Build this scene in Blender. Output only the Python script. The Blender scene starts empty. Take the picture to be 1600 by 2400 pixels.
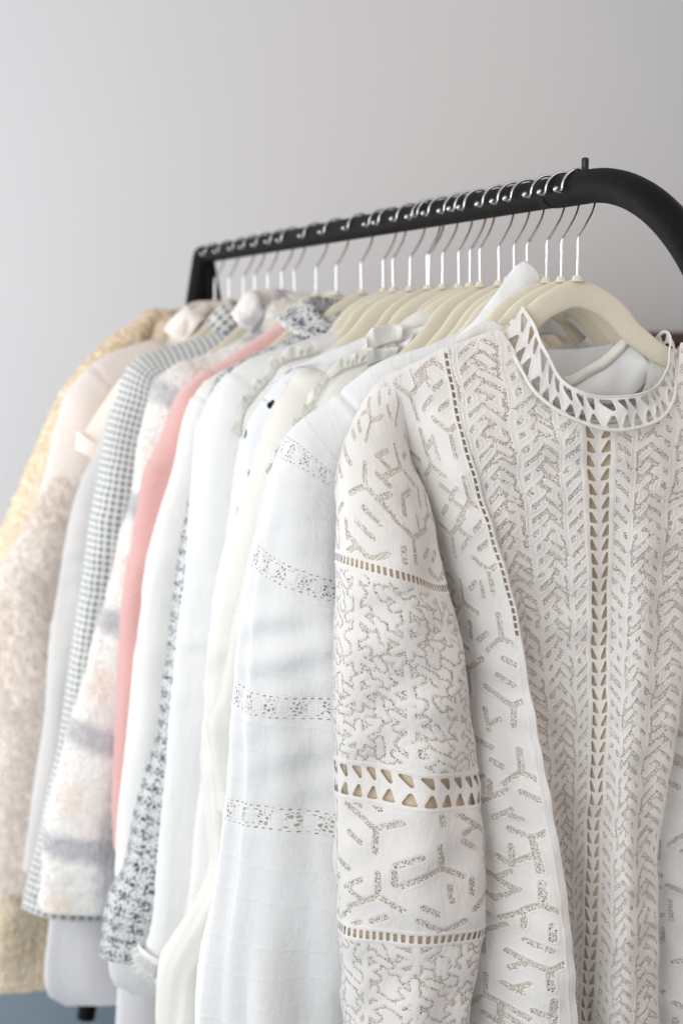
import bpy, math, random
import numpy as np
from mathutils import Vector
random.seed(7); rng=np.random.default_rng(7)
sc=bpy.context.scene
COL=sc.collection
# layout in metres: x from the rail axis, z from the rail axis, in each garment's own vertical plane
RX=0.6951; RZ=1.5002
HY=[1.2272, 1.2591, 1.2888, 1.3319, 1.3637, 1.3998, 1.4462, 1.4693, 1.5011, 1.5425, 1.5783, 1.5922, 1.6381, 1.6992, 1.7312, 1.8113, 1.9052, 1.9927, 2.098, 2.1555, 2.2321, 2.3039, 2.367, 2.4635, 2.5554]
D = {'check': [(-0.0186, -0.1083), (-0.0517, -0.1268), (-0.0944, -0.1431), (-0.1386, -0.1558), (-0.1761, -0.1663), (-0.2092, -0.1768), (-0.2291, -0.1887), (-0.2424, -0.2119),
           (-0.2497, -0.2372), (-0.2654, -0.2797), (-0.2794, -0.3331), (-0.2893, -0.386), (-0.3016, -0.4506), (-0.3106, -0.5169), (-0.3178, -0.5659), (-0.3295, -0.6305),
           (-0.3422, -0.7072), (-0.3593, -0.7943), (-0.3762, -0.8712), (-0.396, -0.9552), (-0.4116, -1.0051), (-0.4231, -1.0557)],
 'coat': [(-0.06, -0.1467), (-0.0975, -0.1613), (-0.1469, -0.1814), (-0.1865, -0.2014), (-0.2053, -0.2186), (-0.2194, -0.241), (-0.2312, -0.2763), (-0.2389, -0.3111),
          (-0.256, -0.3709), (-0.2706, -0.4268), (-0.2804, -0.4771), (-0.2958, -0.5734), (-0.307, -0.6592), (-0.3161, -0.7257), (-0.322, -0.7838), (-0.3282, -0.8515),
          (-0.3321, -0.8932)],
 'dots': [(-0.0951, -0.1651), (-0.128, -0.1725), (-0.1594, -0.183), (-0.1858, -0.2075), (-0.2067, -0.2326), (-0.217, -0.2537), (-0.2231, -0.2867), (-0.2256, -0.3301),
          (-0.229, -0.3501), (-0.2362, -0.374), (-0.2479, -0.4287), (-0.2541, -0.5066), (-0.2613, -0.6653)],
 'flatcollar_bot': [(-0.1824, -0.1796), (-0.1534, -0.1789), (-0.1315, -0.1851), (-0.0976, -0.1696)],
 'flatcollar_top': [(-0.1708, -0.1741), (-0.1289, -0.1563), (-0.0853, -0.1416)],
 'frill': [(-0.0852, -0.1545), (-0.1227, -0.1704), (-0.1501, -0.1796), (-0.1652, -0.1902), (-0.1768, -0.2061), (-0.1848, -0.2206), (-0.2008, -0.2414), (-0.2183, -0.2693),
           (-0.2308, -0.2948), (-0.2403, -0.3252), (-0.2485, -0.3595), (-0.2561, -0.3863), (-0.2663, -0.4287), (-0.276, -0.4679), (-0.2827, -0.5056), (-0.291, -0.5427),
           (-0.302, -0.566), (-0.3009, -0.5905), (-0.2935, -0.6702)],
 'grey': [(-0.0603, -0.1358), (-0.1258, -0.167), (-0.1903, -0.1977), (-0.2261, -0.2318), (-0.2514, -0.2763), (-0.2727, -0.3311), (-0.2981, -0.3823), (-0.3123, -0.4262),
          (-0.3267, -0.4814), (-0.3394, -0.5452), (-0.35, -0.6101), (-0.3613, -0.7231), (-0.3748, -0.813), (-0.3905, -0.9039), (-0.4054, -0.9926), (-0.4097, -1.0199)],
 'inner_bot': [(0.0251, -0.2093), (0.0543, -0.2077), (0.0833, -0.1911), (0.0976, -0.1728)],
 'inner_top': [(0.0007, -0.1899), (0.0268, -0.1789), (0.0482, -0.1652), (0.0633, -0.1496)],
 'jacket': [(-0.0304, -0.1117), (-0.0386, -0.1248), (-0.1069, -0.1479), (-0.1749, -0.1695), (-0.1973, -0.1831), (-0.2112, -0.1952), (-0.2313, -0.2193),
            (-0.2419, -0.2371), (-0.2531, -0.257), (-0.2568, -0.2878), (-0.2596, -0.3353), (-0.2648, -0.3906), (-0.2706, -0.4456), (-0.2803, -0.5094), (-0.2867, -0.5666),
            (-0.2925, -0.6193), (-0.2974, -0.6813), (-0.3052, -0.7496), (-0.3119, -0.8214), (-0.3192, -0.8851), (-0.3299, -0.9266), (-0.3414, -0.9462)],
 'laceL': [(-0.169, -0.164), (-0.202, -0.1786), (-0.2283, -0.2089), (-0.2492, -0.2474), (-0.2569, -0.2903), (-0.2606, -0.3519), (-0.2631, -0.4138), (-0.264, -0.4735),
           (-0.2641, -0.542), (-0.2637, -0.5992), (-0.2595, -0.6788), (-0.2544, -0.7737), (-0.2513, -0.8368)],
 'laceR': [(-0.1617, -0.1721), (-0.1669, -0.1924), (-0.1776, -0.2152), (-0.1773, -0.2538), (-0.1643, -0.2914), (-0.154, -0.367), (-0.1404, -0.4202), (-0.1286, -0.4865),
           (-0.1196, -0.5578), (-0.1166, -0.6128), (-0.1149, -0.6944), (-0.1281, -0.7887), (-0.1319, -0.8519)],
 'loop1': [(-0.0936, -0.1678), (-0.0894, -0.1515), (-0.084, -0.144), (-0.0754, -0.1421)],
 'loop2': [(-0.069, -0.1411), (-0.0646, -0.1481), (-0.0657, -0.157)],
 'peach': [(-0.0803, -0.1502), (-0.1323, -0.1729), (-0.1835, -0.1924), (-0.2149, -0.2126), (-0.2494, -0.2588), (-0.2715, -0.2937), (-0.2877, -0.3195),
           (-0.2965, -0.3334)],
 'pink': [(-0.0147, -0.0901), (-0.0371, -0.1056), (-0.0697, -0.1327), (-0.1117, -0.1582), (-0.1482, -0.1817), (-0.1824, -0.1996), (-0.2089, -0.2223), (-0.221, -0.2408),
          (-0.2333, -0.2751), (-0.2507, -0.3166), (-0.2628, -0.3393), (-0.2756, -0.3998), (-0.2844, -0.4454), (-0.2934, -0.4949), (-0.3001, -0.5521), (-0.3075, -0.6114),
          (-0.3124, -0.6713), (-0.3166, -0.7513), (-0.3193, -0.8226), (-0.3195, -0.887)],
 'plaid': [(0.0159, -0.0796), (-0.0192, -0.0902), (-0.0499, -0.1045), (-0.0705, -0.1418), (-0.119, -0.1672), (-0.1746, -0.184), (-0.2002, -0.1983), (-0.22, -0.2171),
           (-0.2327, -0.246), (-0.2417, -0.2801), (-0.2494, -0.3117), (-0.257, -0.3728), (-0.2703, -0.4237), (-0.2856, -0.481), (-0.2989, -0.532), (-0.3139, -0.5719),
           (-0.3276, -0.6126), (-0.3432, -0.6742), (-0.3632, -0.7348), (-0.3785, -0.786), (-0.3897, -0.8272), (-0.4012, -0.8751), (-0.4088, -0.9463), (-0.413, -1.0051)],
 'prof': [(-0.2295, [-0.1876, -0.1689, -0.1552, -0.1347, -0.1304, -0.0684, -0.0018, 0.0704, 0.1456, 0.1493, 0.1955, 0.2434],
           [0, -0.012, -0.025, -0.035, -0.037, -0.045, -0.05, -0.045, -0.035, -0.034, -0.015, 0]),
          (-0.3075, [-0.1601, -0.1469, -0.1324, -0.1122, -0.1079, -0.0541, 0.0031, 0.0603, 0.1267, 0.1338, 0.1761, 0.2258],
           [0.002, -0.018, -0.034, -0.044, -0.038, -0.038, -0.046, -0.046, -0.038, -0.032, -0.018, 0]),
          (-0.3916, [-0.1357, -0.1292, -0.1121, -0.0878, -0.085, -0.0393, 0.0087, 0.0552, 0.1125, 0.1134, 0.1576, 0.2084],
           [0.005, -0.02, -0.04, -0.052, -0.036, -0.031, -0.042, -0.047, -0.038, -0.03, -0.02, 0]),
          (-0.5211, [-0.1321, -0.121, -0.0956, -0.0662, -0.0652, -0.0217, 0.0147, 0.0459, 0.1004, 0.1013, 0.1474, 0.1927],
           [0, -0.025, -0.047, -0.062, -0.034, -0.028, -0.037, -0.053, -0.04, -0.028, -0.02, 0]),
          (-0.6551, [-0.126, -0.1125, -0.0807, -0.0399, -0.0518, -0.0138, 0.0139, 0.0354, 0.0811, 0.0845, 0.1291, 0.1876],
           [0, -0.03, -0.058, -0.068, -0.034, -0.021, -0.032, -0.057, -0.04, -0.022, -0.024, 0]),
          (-0.8383, [-0.124, -0.1053, -0.0654, -0.0195, -0.0407, -0.0099, 0.0139, 0.0366, 0.0885, 0.0968, 0.149, 0.2116],
           [0, -0.03, -0.062, -0.073, -0.038, -0.018, -0.03, -0.06, -0.045, -0.016, -0.028, 0])],
 'ruffle': [(-0.0708, -0.1509), (-0.11, -0.1651), (-0.1532, -0.1764), (-0.1677, -0.192), (-0.1794, -0.205), (-0.1921, -0.2184), (-0.2049, -0.2382), (-0.2095, -0.2665),
            (-0.2159, -0.307), (-0.2294, -0.3863), (-0.2424, -0.4662), (-0.2525, -0.5741), (-0.2605, -0.6837), (-0.2742, -0.7939), (-0.2854, -0.8772), (-0.2906, -0.9621),
            (-0.2943, -1.0192)],
 'shirt': [(-0.0646, -0.1293), (-0.093, -0.1422), (-0.135, -0.159), (-0.1626, -0.1758), (-0.1853, -0.2008), (-0.1989, -0.2302), (-0.2079, -0.2725), (-0.2125, -0.3582),
           (-0.2125, -0.4896), (-0.2126, -0.6699)],
 'silk': [(-0.0742, -0.1442), (-0.1173, -0.1641), (-0.1624, -0.1806), (-0.1762, -0.1983), (-0.1904, -0.2169), (-0.2046, -0.2454), (-0.2167, -0.2734), (-0.2241, -0.2941),
          (-0.2321, -0.3203), (-0.2423, -0.3599), (-0.2493, -0.3832), (-0.2594, -0.4148), (-0.2696, -0.4546), (-0.2791, -0.5103), (-0.2839, -0.5673), (-0.2839, -0.6491),
          (-0.2808, -0.7281), (-0.2814, -0.7825), (-0.3211, -0.8529), (-0.3382, -0.8844), (-0.3458, -0.9346), (-0.3487, -0.9848)],
 'suede': [(-0.0482, -0.093), (-0.09, -0.1176), (-0.1166, -0.1583), (-0.1461, -0.156), (-0.2183, -0.1813), (-0.2661, -0.2151), (-0.2946, -0.2468), (-0.3071, -0.2816),
           (-0.3177, -0.3281), (-0.3277, -0.3748), (-0.3528, -0.446), (-0.3893, -0.513), (-0.4137, -0.5604), (-0.4328, -0.6663), (-0.4471, -0.8918), (-0.4432, -1.0465),
           (-0.4395, -1.1141)],
 'teddy': [(-0.0927, -0.1195), (-0.1198, -0.1028), (-0.1568, -0.1272), (-0.2076, -0.1634), (-0.2551, -0.2092), (-0.295, -0.263), (-0.3275, -0.3319), (-0.3521, -0.3849),
           (-0.3848, -0.4612), (-0.4105, -0.5255), (-0.4345, -0.6314), (-0.4568, -0.863), (-0.4653, -1.0766), (-0.4707, -1.3327)],
 'tier': [(-0.0795, -0.1323), (-0.1194, -0.1432), (-0.1703, -0.1567), (-0.1969, -0.1658), (-0.2266, -0.1854), (-0.2394, -0.196), (-0.2685, -0.2137), (-0.2845, -0.2269),
          (-0.2929, -0.2405), (-0.3009, -0.2597), (-0.3055, -0.2707), (-0.3124, -0.3007), (-0.3175, -0.3193), (-0.3243, -0.3446), (-0.3299, -0.3676), (-0.3355, -0.3955),
          (-0.3409, -0.4337), (-0.3433, -0.4662), (-0.347, -0.5053), (-0.3482, -0.5383), (-0.3519, -0.5695), (-0.3563, -0.5953), (-0.3605, -0.6283), (-0.3668, -0.668),
          (-0.3741, -0.7141), (-0.3774, -0.7478), (-0.3809, -0.7885), (-0.3832, -0.828)],
 'trim_top': [(-0.0081, -0.181), (0.0193, -0.1704), (0.0392, -0.1571), (0.0573, -0.1428)],
 'tweed': [(-0.0142, -0.103), (-0.0494, -0.1206), (-0.1034, -0.1481), (-0.1283, -0.1586), (-0.1506, -0.1669), (-0.1828, -0.1833), (-0.2002, -0.1958), (-0.2119, -0.2162),
           (-0.2208, -0.2393), (-0.2311, -0.2836), (-0.2416, -0.3392), (-0.2478, -0.3704), (-0.2532, -0.3932), (-0.2596, -0.4324), (-0.2661, -0.4866), (-0.2719, -0.5228),
           (-0.2802, -0.5767), (-0.2872, -0.6211), (-0.2925, -0.6588), (-0.3017, -0.6922), (-0.3134, -0.7359), (-0.3251, -0.7814), (-0.3321, -0.8177), (-0.3414, -0.8519),
           (-0.3562, -0.8764), (-0.3666, -0.9076), (-0.3746, -0.9617)]}

# ---------------------------------------------------------------- camera, light, exposure
cam=bpy.data.cameras.new('camera'); co=bpy.data.objects.new('camera',cam); COL.objects.link(co)
co.location=(-RX,0,1.37)
co.rotation_euler=(math.radians(90-7.486),0,math.radians(-20.231))
cam.sensor_fit='VERTICAL'; cam.sensor_height=36; cam.sensor_width=24; cam.lens=50
cam.clip_end=50; cam.clip_start=.05
cam.dof.use_dof=True; cam.dof.focus_distance=1.30; cam.dof.aperture_fstop=5.0
sc.camera=co
world=bpy.data.worlds.new('World'); sc.world=world; world.use_nodes=True
bg=world.node_tree.nodes['Background']; bg.inputs[0].default_value=(1,.98,.965,1); bg.inputs[1].default_value=.45
def area(name,loc,target,sx,sy,power,col):
    l=bpy.data.lights.new(name,'AREA'); l.shape='RECTANGLE'; l.size=sx; l.size_y=sy; l.energy=power; l.color=col
    o=bpy.data.objects.new(name,l); COL.objects.link(o); o.location=loc
    o.rotation_euler=(Vector(target)-Vector(loc)).to_track_quat('-Z','Y').to_euler(); return o
area('window_light',(-2.6,-.1,1.75),(0,1.7,1.05),2.2,2.2,75,(.96,.985,1))
area('far_window_light',(-2.1,2.75,1.0),(1.2,3.3,1.1),.9,1.5,34,(.95,.98,1))  # added fill that brightens the left of the wall, no window seen there
area('warm_spot',(1.7,2.3,2.3),(0,1.9,1.5),.22,.22,2.8,(1,.55,.28))
area('warm_room_light',(1.7,-.2,1.3),(.1,1.2,.95),.8,.8,5,(1,.62,.45))  # added fill standing in for warm bounce from the right
area('ceiling_light',(.3,-.6,3.2),(0.2,1.8,1.2),1.6,1.6,12,(1,.95,.92))  # added overall fill from above, no lamp seen there
sc.view_settings.view_transform='Standard'; sc.view_settings.look='None'
sc.view_settings.exposure=.08; sc.view_settings.gamma=1; sc.view_settings.use_curve_mapping=False
sc.cycles.transparent_max_bounces=16; sc.cycles.max_bounces=8; sc.cycles.use_denoising=True
# ---------------------------------------------------------------- helpers: objects
def tag(o,label=None,cat=None,group=None,kind=None):
    if label: o['label']=label
    if cat: o['category']=cat
    if group: o['group']=group
    if kind: o['kind']=kind
    return o
def empty(name,loc,label,cat,group=None):
    o=bpy.data.objects.new(name,None); COL.objects.link(o); o.location=loc; o.empty_display_size=.05
    bpy.context.view_layer.update()
    return tag(o,label,cat,group)
def mesh_obj(name,V,F,mat,parent=None,uv=None,attrs=None,smooth=True):
    V=np.asarray(V,dtype=np.float32)
    me=bpy.data.meshes.new(name)
    if isinstance(F,np.ndarray):
        n,k=F.shape
        me.vertices.add(len(V)); me.vertices.foreach_set('co',V.ravel())
        me.loops.add(n*k); me.loops.foreach_set('vertex_index',F.astype(np.int32).ravel())
        me.polygons.add(n); me.polygons.foreach_set('loop_start',(np.arange(n)*k).astype(np.int32))
        me.update(calc_edges=True)
    else:
        me.from_pydata(V.tolist(),[],F)
    if smooth: me.polygons.foreach_set('use_smooth',np.ones(len(me.polygons),dtype=bool))
    if uv is not None:
        li=np.empty(len(me.loops),dtype=np.int32); me.loops.foreach_get('vertex_index',li)
        l=me.uv_layers.new(name='UVMap'); l.data.foreach_set('uv',np.asarray(uv,dtype=np.float32)[li].ravel())
    for k,a in (attrs or {}).items():
        at=me.attributes.new(k,'FLOAT','POINT'); at.data.foreach_set('value',np.asarray(a,dtype=np.float32).ravel())
    me.validate(); me.update()
    if mat: me.materials.append(mat)
    o=bpy.data.objects.new(name,me); COL.objects.link(o)
    if parent is not None:
        o.parent=parent
        o.matrix_parent_inverse=parent.matrix_world.inverted()
    return o
def grid_faces(n,m,wrap=False):
    i=np.arange(n-1)[:,None]; j=np.arange(m if wrap else m-1)[None,:]; j2=(j+1)%m
    return np.stack([i*m+j,(i+1)*m+j,(i+1)*m+j2,i*m+j2],-1).reshape(-1,4)
def catmull(P,n):
    """smooth curve through P, resampled to n points of even arc length"""
    P=np.asarray(P,float); Q=np.vstack([2*P[0]-P[1],P,2*P[-1]-P[-2]]); out=[]
    t=np.linspace(0,1,14,endpoint=False)[:,None]
    for i in range(1,len(Q)-2):
        a,b,c,d=Q[i-1],Q[i],Q[i+1],Q[i+2]
        out.append(.5*((2*b)+(-a+c)*t+(2*a-5*b+4*c-d)*t*t+(-a+3*b-3*c+d)*t**3))
    out=np.vstack(out+[P[-1][None]])
    s=np.r_[0,np.cumsum(np.linalg.norm(np.diff(out,axis=0),axis=1))]
    u=np.linspace(0,s[-1],n)
    return np.stack([np.interp(u,s,out[:,k]) for k in range(out.shape[1])],1),u
def smooth1(A,k):
    if k<1: return A
    ker=np.hanning(2*k+3)[1:-1]; ker/=ker.sum()
    B=np.pad(A,[(k,k)]+[(0,0)]*(A.ndim-1),mode='edge')
    return np.stack([np.convolve(B[:,c],ker,'valid') for c in range(A.shape[1])],1)
def sstep(a,b,x):
    t=np.clip((x-a)/(b-a),0,1); return t*t*(3-2*t)
def noise(P,freq,seed,n=10):
    r=np.random.default_rng(seed); K=r.normal(size=(n,P.shape[-1])); K/=np.linalg.norm(K,axis=1)[:,None]
    K*=freq*2*math.pi*r.uniform(.5,1.5,(n,1)); ph=r.uniform(0,6.28,n)
    out=np.zeros(P.shape[:-1])
    for k in range(n): out+=np.sin(P@K[k]+ph[k])
    return out/math.sqrt(n)
def normals(P,wrap=False):
    du=np.gradient(P,axis=0)
    dv=(np.roll(P,-1,1)-np.roll(P,1,1))/2 if wrap else np.gradient(P,axis=1)
    N=np.cross(du,dv); return N/(np.linalg.norm(N,axis=-1,keepdims=True)+1e-9)
def tube_path(P,r,m=10,cap=True):
    """round tube along 3D points; r scalar or list. returns V,F"""
    P=np.asarray(P,float); n=len(P); r=np.broadcast_to(np.asarray(r,float),(n,))
    T=np.gradient(P,axis=0); T/=np.linalg.norm(T,axis=1,keepdims=True)
    ref=np.array([0,1,0.]) if abs(T[0][1])<.8 else np.array([1.,0,0])
    V=[]
    N=np.cross(T[0],ref); N/=np.linalg.norm(N)
    for i in range(n):
        N=N-T[i]*(N@T[i]); N/=np.linalg.norm(N); B=np.cross(T[i],N)
        for k in range(m):
            a=2*math.pi*k/m; V.append(P[i]+r[i]*(math.cos(a)*N+math.sin(a)*B))
    F=[tuple(q) for q in grid_faces(n,m,True).tolist()]
    if cap: F+= [tuple(range(m))[::-1],tuple(range((n-1)*m,n*m))]
    return np.array(V),F
# ---------------------------------------------------------------- helpers: materials
class NT:
    def __init__(s,name):
        s.m=bpy.data.materials.new(name); s.m.use_nodes=True; s.t=s.m.node_tree; s.t.nodes.clear()
        s.out=s.n('ShaderNodeOutputMaterial')
    def n(s,typ,**kw):
        x=s.t.nodes.new(typ)
        for k,v in kw.items(): setattr(x,k,v)
        return x
    def put(s,inp,v):
        if isinstance(v,bpy.types.NodeSocket): s.t.links.new(v,inp)
        elif v is not None:
            if isinstance(v,(tuple,list)) and len(v)==3 and inp.type=='RGBA': v=(*v,1)
            inp.default_value=v
    def math(s,op,a,b=None,c=None,clamp=False):
        x=s.n('ShaderNodeMath',operation=op,use_clamp=clamp)
        for i,v in enumerate((a,b,c)):
            if v is not None: s.put(x.inputs[i],v)
        return x.outputs[0]
    def mix(s,f,a,b):
        x=s.n('ShaderNodeMix',data_type='RGBA'); s.put(x.inputs[0],f); s.put(x.inputs[6],a); s.put(x.inputs[7],b); return x.outputs[2]
    def uv(s): return s.n('ShaderNodeUVMap',uv_map='UVMap').outputs[0]
    def obj(s): return s.n('ShaderNodeTexCoord').outputs['Object']
    def map(s,vec,scale=(1,1,1),rot=(0,0,0)):
        x=s.n('ShaderNodeMapping'); s.put(x.inputs[0],vec); x.inputs[3].default_value=scale; x.inputs[2].default_value=rot; return x.outputs[0]
    def noise(s,vec,scale,detail=3,rough=.5):
        x=s.n('ShaderNodeTexNoise'); s.put(x.inputs['Vector'],vec); x.inputs['Scale'].default_value=scale
        x.inputs['Detail'].default_value=detail; x.inputs['Roughness'].default_value=rough; return x.outputs[0]
    def voro(s,vec,scale,feature='F1',out='Distance'):
        x=s.n('ShaderNodeTexVoronoi',feature=feature); s.put(x.inputs['Vector'],vec); x.inputs['Scale'].default_value=scale; return x.outputs[out]
    def attr(s,name): return s.n('ShaderNodeAttribute',attribute_name=name).outputs['Fac']
    def ramp(s,f,stops):
        x=s.n('ShaderNodeValToRGB'); s.put(x.inputs[0],f); e=x.color_ramp.elements
        while len(e)<len(stops): e.new(.5)
        for q,(p,c) in zip(e,stops): q.position=p; q.color=(*c,1) if len(c)==3 else c
        return x.outputs[0]
    def step(s,x,a,b):
        r=s.n('ShaderNodeMapRange',interpolation_type='SMOOTHSTEP'); s.put(r.inputs[0],x)
        r.inputs[1].default_value=a; r.inputs[2].default_value=b; return r.outputs[0]
    def sep(s,v):
        x=s.n('ShaderNodeSeparateXYZ'); s.put(x.inputs[0],v); return x.outputs
    def bump(s,h,strength,dist,normal=None):
        x=s.n('ShaderNodeBump'); s.put(x.inputs['Height'],h); x.inputs['Strength'].default_value=strength; x.inputs['Distance'].default_value=dist
        if normal is not None: s.put(x.inputs['Normal'],normal)
        return x.outputs[0]
    def bsdf(s,col,rough=.8,normal=None,metal=0,sheen=0,spec=.3):
        b=s.n('ShaderNodeBsdfPrincipled'); s.put(b.inputs['Base Color'],col); s.put(b.inputs['Roughness'],rough); s.put(b.inputs['Metallic'],metal)
        b.inputs['Sheen Weight'].default_value=sheen; b.inputs['Sheen Roughness'].default_value=.5
        b.inputs['Specular IOR Level'].default_value=spec
        if normal is not None: s.put(b.inputs['Normal'],normal)
        return b.outputs[0]
    def transl(s,shader,col,f):
        t=s.n('ShaderNodeBsdfTranslucent'); s.put(t.inputs[0],col)
        m=s.n('ShaderNodeMixShader'); s.put(m.inputs[0],f); s.put(m.inputs[1],shader); s.put(m.inputs[2],t.outputs[0]); return m.outputs[0]
    def done(s,shader):
        s.put(s.out.inputs[0],shader); return s.m
def fabric(name,col,weave=1500,ws=.25,crease=18,cs=.3,rough=.85,sheen=.15,tr=.2,mott=.03):
    t=NT(name); o=t.obj(); u=t.uv()
    n1=t.noise(t.map(o,(1,1,.5)),crease,6,.62)
    w=t.sep(u); wx=t.math('SINE',t.math('MULTIPLY',w[0],weave*4)); wy=t.math('SINE',t.math('MULTIPLY',w[1],weave*4))
    fine=t.math('ADD',t.math('MULTIPLY',t.math('MULTIPLY',wx,wy),.35),t.math('MULTIPLY',t.noise(o,420,2),1.5))
    nm=t.bump(fine,ws,.0006,t.bump(n1,min(1,cs*1.7),.012))
    c=t.mix(t.noise(o,9,3),tuple(x*(1-mott) for x in col),tuple(min(1,x*(1+mott)) for x in col))
    sh=t.bsdf(c,rough,nm,0,sheen,.2)
    if tr: sh=t.transl(sh,c,tr)
    return t.done(sh)
def fuzzy(name,cols,scale,patch=10,bs=.6,stretch=(1,1,1)):
    t=NT(name); o=t.obj()
    v=t.noise(t.map(o,stretch),scale,4,.65); v2=t.voro(t.map(o,stretch),scale*.8)
    p=t.noise(o,patch,2,.5)
    c=t.mix(t.step(p,.38,.62),cols[0],cols[1])
    c=t.mix(t.math('MULTIPLY',t.step(v,.42,.7),.4),c,cols[2])
    nm=t.bump(t.math('ADD',v,v2),bs,.006)
    return t.done(t.bsdf(c,.95,nm,0,.35,.1))
M={}
def mats():
    # wall: matt paint with faint roller texture
    t=NT('wall_paint'); o=t.obj(); c=t.mix(t.noise(o,1.2,2),(.70,.705,.725),(.72,.723,.742))
    M['wall']=t.done(t.bsdf(c,.85,t.bump(t.noise(o,160,3),.08,.002),spec=.15))
    t=NT('blue_carpet'); o=t.obj(); c=t.mix(t.noise(o,120,3),(.15,.20,.25),(.21,.27,.32))
    M['floor']=t.done(t.bsdf(c,.95,t.bump(t.noise(o,300,3),.5,.003)))
    t=NT('dark_wood'); o=t.obj(); c=t.mix(t.noise(t.map(o,(2,2,30)),4,4),(.05,.03,.025),(.09,.055,.045))
    M['wood']=t.done(t.bsdf(c,.5))
    t=NT('black_powder_coat'); o=t.obj()
    M['black']=t.done(t.bsdf(t.mix(t.math('MULTIPLY',t.step(t.noise(t.map(o,(1,.35,1)),260,4,.7),.60,.72),.6),t.mix(t.noise(o,30,3),(.0035,.0035,.004),(.006,.006,.0065)),(.035,.034,.033)),t.math('ADD',t.math('MULTIPLY',t.noise(o,55,3),.15),.50),t.bump(t.noise(o,900,2),.12,.0006),0,0,.10))
    t=NT('black_plastic'); M['plastic']=t.done(t.bsdf((.014,.014,.015),.35))
    t=NT('chrome_wire'); o=t.obj(); M['chrome']=t.done(t.bsdf((.60,.61,.63),t.math('ADD',t.math('MULTIPLY',t.noise(o,90,2),.1),.20),None,1))
    t=NT('cream_velvet'); o=t.obj(); c=t.mix(t.noise(o,60,4),(.66,.605,.475),(.72,.665,.535))
    M['velvet']=t.done(t.bsdf(c,.9,t.bump(t.noise(o,1100,3),.8,.0009),0,.6,.1))
    W=(.80,.80,.79)
    M['white']=fabric('white_cotton',(.86,.855,.845),tr=.22)
    M['white_crisp']=fabric('white_poplin',(.86,.862,.865),crease=10,cs=.18,tr=.18)
    M['white_warm']=fabric('off_white_crepe',(.87,.86,.835),tr=.22)
    M['cream']=fabric('cream_silk',(.86,.83,.785),rough=.6,crease=8,cs=.2,tr=.22)
    M['cream_lace']=fabric('cream_lace_cloth',(.89,.88,.835),weave=900,ws=.5,tr=.35)
    M['tier']=fabric('white_voile',(.90,.905,.915),weave=2200,ws=.2,crease=14,cs=.22,tr=.25)
    M['pale_grey']=fabric('pale_grey_wool',(.70,.68,.69),weave=900,ws=.4,tr=0,crease=8)
    M['grey']=fabric('light_grey_wool',(.53,.51,.495),weave=700,ws=.5,tr=0,crease=8,cs=.15)
    M['peach']=fabric('peach_knit',(.83,.72,.63),weave=700,ws=.6,tr=0,crease=8)
    M['lining']=fabric('nude_lining',(.57,.47,.35),weave=2500,ws=.1,tr=.0,crease=9,cs=.2,rough=.6)  # front lining; in the lace sleeve this tan stands in for shade
    M['brown']=fabric('brown_ribbon',(.20,.12,.07),tr=0)
    # pink twill
    t=NT('pink_wool_twill'); u=t.uv(); w=t.sep(u); o=t.obj()
    d=t.math('SINE',t.math('MULTIPLY',t.math('ADD',w[0],t.math('MULTIPLY',w[1],.8)),900))
    c=t.mix(t.math('MULTIPLY',t.math('ADD',d,1),.22),(.68,.385,.36),(.575,.30,.28))
    M['pink']=t.done(t.bsdf(c,.9,t.bump(d,.5,.001,t.bump(t.noise(o,10,3),.2,.01)),0,.5,.1))
    # grey check: dark dashes on cream ground
    t=NT('checked_wool'); u=t.uv(); w=t.sep(u); o=t.obj()
    fx=t.math('FRACT',t.math('ADD',t.math('MULTIPLY',w[0],100),t.math('MULTIPLY',t.noise(o,25,2),.25))); fy=t.math('FRACT',t.math('MULTIPLY',w[1],92))
    row=t.math('MULTIPLY',t.step(fy,.08,.16),t.math('SUBTRACT',1,t.step(fy,.46,.54)))
    colm=t.math('MULTIPLY',t.step(fx,.06,.16),t.math('SUBTRACT',1,t.step(fx,.60,.72)))
    k=t.math('MULTIPLY',row,t.math('ADD',t.math('MULTIPLY',colm,.85),.15))
    c=t.mix(k,(.70,.69,.665),(.075,.11,.15))
    c=t.mix(t.math('MULTIPLY',t.math('MULTIPLY',colm,t.math('SUBTRACT',1,row)),.42),c,(.30,.28,.26))
    M['check']=t.done(t.bsdf(c,.9,t.bump(t.noise(o,900,2),.4,.001),0,.2,.1))
    # black and white boucle tweed
    def tweed(name,base,amt):
        t=NT(name); u=t.uv(); w=t.sep(u); o=t.obj()
        a=t.noise(t.map(u,(300,200,1)),1,4,.68); b=t.noise(t.map(u,(200,330,1)),1.3,2,.6)
        rows=t.math('SINE',t.math('MULTIPLY',w[1],300)); cl=t.math('SINE',t.math('MULTIPLY',w[0],260))
        k=t.math('ADD',t.math('ADD',a,t.math('MULTIPLY',rows,.035)),t.math('MULTIPLY',cl,.025))
        c=t.mix(t.step(k,amt,amt+.06),base,(.025,.03,.04))
        c=t.mix(t.math('MULTIPLY',t.step(b,.56,.64),.7),c,(.33,.42,.50))
        c=t.mix(t.math('MULTIPLY',t.step(t.noise(t.map(u,(200,200,1)),1.9,2),.66,.7),.8),c,(.5,.33,.2))
        return t.done(t.bsdf(c,.95,t.bump(t.math('ADD',a,b),.9,.003),0,.2,.1))
    M['tweed']=tweed('black_white_tweed',(.76,.76,.755),.505)
    # fuzzy plaid coat: cream with grey bands and peach bands
    t=NT('fuzzy_plaid'); u=t.uv(); w=t.sep(u); o=t.obj(); nz=t.math('MULTIPLY',t.math('SUBTRACT',t.noise(o,60,4),.5),.014)
    def band(x,per,a,b):
        f=t.math('FRACT',t.math('DIVIDE',t.math('ADD',x,nz),per)); return t.math('MULTIPLY',t.step(f,a,a+.12),t.math('SUBTRACT',1,t.step(f,b,b+.12)))
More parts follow.
